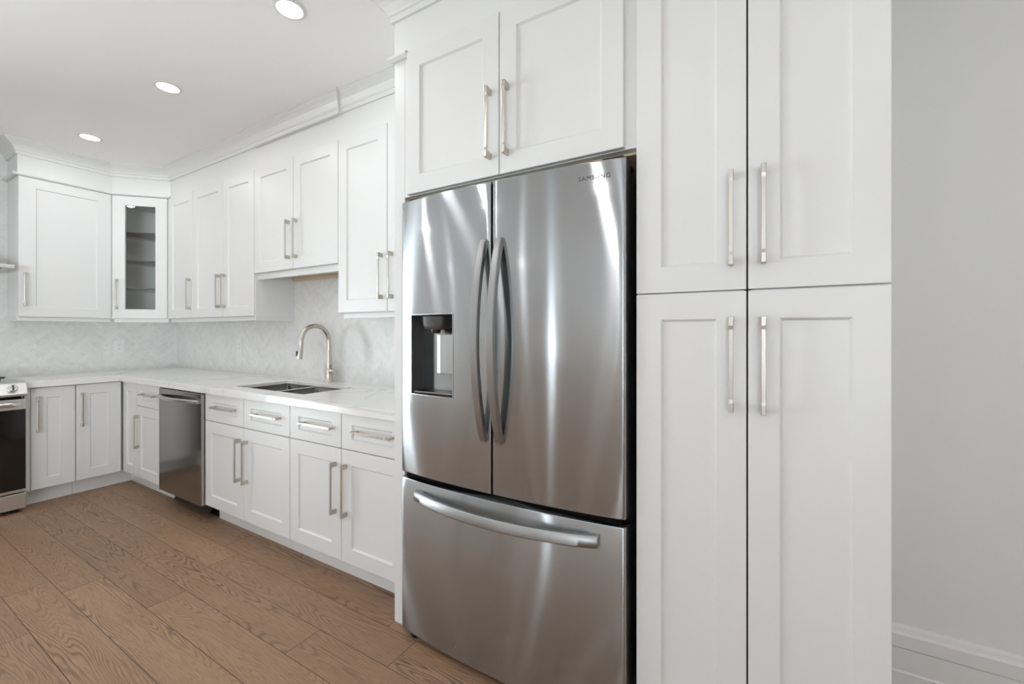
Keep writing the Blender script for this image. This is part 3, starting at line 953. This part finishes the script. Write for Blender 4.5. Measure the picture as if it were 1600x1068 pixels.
# vertical bowed handles
def bow(x, z0, z1, parent):
    secs = []
    n = 40
    yb0 = fy(x)
    for k in range(n + 1):
        q = k / n
        z = z0 + (z1 - z0) * q
        s = math.sin(PI * q)
        out = 0.012 + 0.062 * s ** 0.75        # how far the outer face stands off
        inn = max(-0.004, out - 0.020 - 0.004 * (1 - s))
        w = 0.0125 + 0.002 * s
        yo, yi = yb0 - out, yb0 - inn
        c_ = 0.003
        secs.append([(x - w, yi, z), (x - w, yo + c_, z), (x - w + c_, yo, z), (x + w - c_, yo, z), (x + w, yo + c_, z), (x + w, yi, z)])
    return MB().ribbon(secs).build('handle', 'steel_bar', parent, smooth=True)
bow(-0.822, 0.852, 1.556, dl)
bow(-0.757, 0.852, 1.556, dr)
def bow_h(x0, x1, zc_, parent):
    secs = []
    n = 140
    for k in range(n + 1):
        q = k / n
        x = x0 + (x1 - x0) * q
        s = math.sin(PI * q)
        out = 0.024 + 0.044 * s ** 0.8
        inn = max(-0.003, out - 0.018 - 0.010 * (1 - s) ** 2 - (0.03 if (q < 0.045 or q > 0.955) else 0))
        y = fy(x)
        h0, h1 = zc_ - 0.018, zc_ + 0.018
        yo, yi = y - out, y - inn
        secs.append([(x, yi, h0), (x, yo + 0.003, h0), (x, yo, h0 + 0.004), (x, yo + 0.001, h1 - 0.008), (x, yo + 0.007, h1), (x, yi, h1)])
    return MB().ribbon(secs).build('handle', 'steel_bar', parent, smooth=True)
bow_h(-1.150, -0.412, 0.597, fz)

# water dispenser in the left door
HX0, HX1, HZ0, HZ1 = HOLE
yb = 1.318
mb = MB()
yl, yr_ = fy(HX0) + 0.0008, fy(HX1) + 0.0008
v = [(HX0, yl, HZ0), (HX1, yr_, HZ0), (HX1, yr_, HZ1), (HX0, yl, HZ1), (HX0 + .004, yb, HZ0 + .012), (HX1 - .004, yb, HZ0 + .012), (HX1 - .004, yb, HZ1 - .004), (HX0 + .004, yb, HZ1 - .004)]
f = [(0, 1, 5, 4), (1, 2, 6, 5), (2, 3, 7, 6), (3, 0, 4, 7), (4, 5, 6, 7)]
rec = mb.add(v, f).build('dispenser_recess', 'grey', dl, fix=False)
mb = MB()
bz = 0.0035
for (xa, xb_, za, zb_) in ((HX0 - bz, HX0, HZ0 - bz, HZ1 + bz), (HX1, HX1 + bz, HZ0 - bz, HZ1 + bz), (HX0, HX1, HZ0 - bz, HZ0), (HX0, HX1, HZ1, HZ1 + bz)):
    n = 8
    secs = []
    for k in range(n + 1):
        x = xa + (xb_ - xa) * k / n
        secs.append([(x, fy(x) - 0.0015, za), (x, fy(x) + 0.006, za), (x, fy(x) + 0.006, zb_), (x, fy(x) - 0.0015, zb_)])
    mb.ribbon(secs)
mb.build('dispenser_bezel', 'steel_bar', dl)
cx = -1.083
secs = []
for z, k in ((1.2945, 1.0), (1.275, 0.98), (1.258, 0.93), (1.247, 0.84), (1.243, 0.74)):
    hw, dep = 0.056 * k, 0.034 * k
    ring_ = []
    for q in range(13):
        t = PI * q / 12
        ex = 0.55
        ring_.append((cx - hw * math.copysign(abs(math.cos(t)) ** ex, math.cos(t)), 1.278 - dep * (math.sin(t) ** ex), z))
    ring_ += [(cx + hw, 1.312, z), (cx - hw, 1.312, z)]
    secs.append(ring_)
MB().ribbon(secs).build('dispenser_nozzle', 'grey', dl, smooth=True)
MB().lathe([(0.016, 0.0), (0.020, 0.010), (0.020, 0.018)], 20, (cx, 1.275, 1.228)).build('spout', 'black', dl, smooth=True)
MB().prism([(cx + 0.002, 1.278), (cx + 0.026, 1.270), (cx + 0.058, 1.270), (cx + 0.082, 1.278), (cx + 0.082, 1.290), (cx + 0.002, 1.290)], 1.072, 1.224).build('dispenser_paddle', 'paddle', dl, bevel=0.002)
MB().box(cx + 0.030, cx + 0.054, 1.289, 1.318, 1.16, 1.20).build('paddle_arm', 'black', dl)
mb = MB().box(HX0 + 0.012, HX1 - 0.012, 1.250, 1.312, HZ0 + 0.004, HZ0 + 0.011)
mb.build('drip_tray', 'steel_dark', dl, bevel=0.002)

# maker's lettering at the top of the right door
tc = bpy.data.curves.new('logo', 'FONT')
tc.body = 'SAMSUNG'
tc.size = 0.0205
tc.extrude = 0.0004
tc.space_character = 1.12
tmp = bpy.data.objects.new('logo', tc)
C.objects.link(tmp)
dgx = bpy.context.evaluated_depsgraph_get()
me = bpy.data.meshes.new_from_object(tmp.evaluated_get(dgx))
bpy.data.objects.remove(tmp)
me.materials.clear(); me.materials.append(M['letter'])
lx0, lw = -0.478, 0.098
xs_ = [v.co.x for v in me.vertices]
k = lw / (max(xs_) - min(xs_)); mn = min(xs_)
for v in me.vertices:
    x = lx0 + (v.co.x - mn) * k
    z = 1.704 + v.co.y * 0.95
    y = fy(x) - 0.0006 - v.co.z
    v.co = (x, y, z)
lg = bpy.data.objects.new('logo', me)
C.objects.link(lg); lg.parent = dr

# ------------------------------------------------------------------ dishwasher
dw = thing('dishwasher', 'stainless steel dishwasher built in under the countertop', 'dishwasher', (0, 0, 0))
DX0, DX1, YD = -3.7105, -3.0925, 1.340
MB().box(DX0 + 0.006, DX1 - 0.006, YD + 0.052, YW - 0.03, 0.115, 0.836).build('tub', 'grey', dw)
ddoor = MB().box(DX0 + 0.001, DX1 - 0.002, YD, YD + 0.050, 0.104, 0.832).build('door', 'steel_dark', dw, bevel=0.004)
MB().box(DX0 + 0.002, DX1 - 0.003, YD + 0.006, YD + 0.050, 0.8325, 0.8385).build('control_edge', 'black', ddoor)
secs = []
n = 36
hx0, hx1 = DX0 + 0.022, DX1 - 0.028
for k in range(n + 1):
    q = k / n
    x = hx0 + (hx1 - hx0) * q
    s = math.sin(PI * q)
    out = 0.014 + 0.040 * s ** 0.8
    inn = max(-0.002, out - 0.015 - (0.03 if (q < 0.04 or q > 0.96) else 0))
    secs.append([(x, YD - inn, 0.766), (x, YD - out + 0.003, 0.766), (x, YD - out, 0.770), (x, YD - out, 0.786), (x, YD - out + 0.004, 0.790), (x, YD - inn, 0.790)])
MB().ribbon(secs).build('handle', 'steel_light', ddoor, smooth=True)
MB().box(DX0 + 0.01, DX1 - 0.004, YB + 0.085, YB + 0.10, 0.0, 0.104).build('kick_plate', 'seam', dw)
MB().add([(DX0 + 0.06, YB + 0.083, 0.098), (DX1 - 0.03, YB + 0.083, 0.098), (DX1 - 0.03, YB + 0.030, 0.030), (DX0 + 0.05, YB + 0.052, 0.022),
          (DX0 + 0.06, YB + 0.084, 0.092), (DX1 - 0.03, YB + 0.084, 0.092), (DX1 - 0.03, YB + 0.034, 0.024), (DX0 + 0.05, YB + 0.056, 0.016)],
         [(0, 1, 2, 3), (7, 6, 5, 4), (0, 4, 5, 1), (1, 5, 6, 2), (2, 6, 7, 3), (3, 7, 4, 0)]).build('lower_flap', 'flap', dw)

# ------------------------------------------------------------------ range and hood
rg = thing('kitchen_range', 'stainless steel slide-in range with black glass oven door', 'range', (XL, 0.829, 0), PI / 2)
# local x: 0 at the right-hand side going negative to the far side; front faces -y, y=0 at the cabinet fronts
RW = 0.760
MB().box(-RW, 0, 0.02, 0.575, 0.03, 0.872).build('body', 'steel_light', rg, bevel=0.003)
MB().box(-RW, 0, -0.030, 0.575, 0.873, 0.892).build('cooktop', 'steel_light', rg, bevel=0.003)
# slanted control panel
MB().extrude_x([(0.015, 0.790), (-0.098, 0.797), (-0.100, 0.812), (-0.070, 0.886), (-0.032, 0.893), (0.015, 0.872)], -RW, 0).build('control_panel', 'steel_light', rg, bevel=0.003)
for k in range(5):
    kx = -0.068 - k * 0.156
    rot = math.atan2(0.030, 0.074)
    kb = MB().lathe([(0.024, 0.0), (0.026, 0.004), (0.0245, 0.020), (0.021, 0.026), (0.0, 0.026)], 28, (0, 0, 0), 'y', caps=False)
    ko = kb.build('knob', 'logo', rg, smooth=True)
    ko.location = (kx, -0.086, 0.849)
    ko.rotation_euler = (-rot, 0, 0)
    g = MB().box(-0.004, 0.004, -0.030, -0.0255, -0.018, 0.018).build('grip', 'grey', ko, bevel=0.001)
od = MB().box(-RW + 0.004, -0.004, -0.076, 0.018, 0.140, 0.775).build('oven_door', 'steel_light', rg, bevel=0.003)
MB().box(-RW + 0.006, -0.006, -0.081, -0.0765, 0.160, 0.706).build('oven_glass', 'oven_glass', od, bevel=0.002)
MB().box(-RW + 0.02, -0.02, -0.060, 0.014, 0.776, 0.789).build('vent_gap', 'seam', rg)
hb = MB()
secs = []
for k in range(41):
    q = k / 40
    x = -RW + 0.02 + (RW - 0.04) * q
    s = min(1.0, math.sin(PI * q) * 6)
    out = 0.012 + 0.032 * s
    secs.append([(x, -0.0765 - out + 0.016, 0.728), (x, -0.0765 - out + 0.003, 0.728), (x, -0.0765 - out, 0.732), (x, -0.0765 - out, 0.752), (x, -0.0765 - out + 0.004, 0.756), (x, -0.0765 - out + 0.016, 0.756)])
hb.ribbon(secs)
for x in (-RW + 0.03, -0.035):
    hb.box(x - 0.008, x + 0.008, -0.100, -0.0765, 0.730, 0.754)
hb.build('handle', 'steel_light', od, smooth=True)
MB().box(-RW + 0.004, -0.004, -0.078, 0.018, 0.028, 0.133).build('drawer', 'steel_light', rg, bevel=0.003)
for x in (-0.05, -RW + 0.05):
    for y in (-0.03, 0.5):
        MB().lathe([(0.020, 0.0), (0.020, 0.010), (0.010, 0.012), (0.010, 0.032)], 16, (x, y, 0)).build('foot', 'black', rg, smooth=True)
gm = MB()
for gx in (-0.66, -0.50, -0.38, -0.26, -0.10):
    gm.box(gx - 0.006, gx + 0.006, 0.06, 0.52, 0.912, 0.924)
for gy in (0.07, 0.29, 0.51):
    gm.box(-0.69, -0.075, gy - 0.006, gy + 0.006, 0.912, 0.924)
for gx in (-0.66, -0.38, -0.10):
    for gy in (0.07, 0.51):
        gm.box(gx - 0.006, gx + 0.006, gy - 0.006, gy + 0.006, 0.892, 0.913)
gm.build('burner_grate', 'black', rg, fix=False)

hood = thing('range_hood', 'slim stainless steel chimney hood on the range wall', 'range hood', (-4.541, 0.809, 0), PI / 2)
HWD, HDP = 0.72, -4.541 - XW - 0.010
MB().box(-HWD, 0, 0, HDP, 1.683, 1.710).build('canopy', 'steel_light', hood, bevel=0.002)
secs = []
for z, i, yf in ((1.7105, 0.02, 0.02), (1.78, 0.16, 0.14), (1.86, 0.22, 0.19)):
    secs.append([(-HWD + i, yf, z), (-i, yf, z), (-i, HDP, z), (-HWD + i, HDP, z)])
MB().ribbon(secs).build('hood_slope', 'steel_light', hood)
MB().box(-HWD + 0.22, -0.22, 0.19, HDP, 1.8605, CEIL - 0.001).build('chimney', 'steel_light', hood)
MB().box(-HWD + 0.05, -0.05, 0.05, HDP - 0.05, 1.679, 1.6828).build('filter_panel', 'steel_dark', hood)
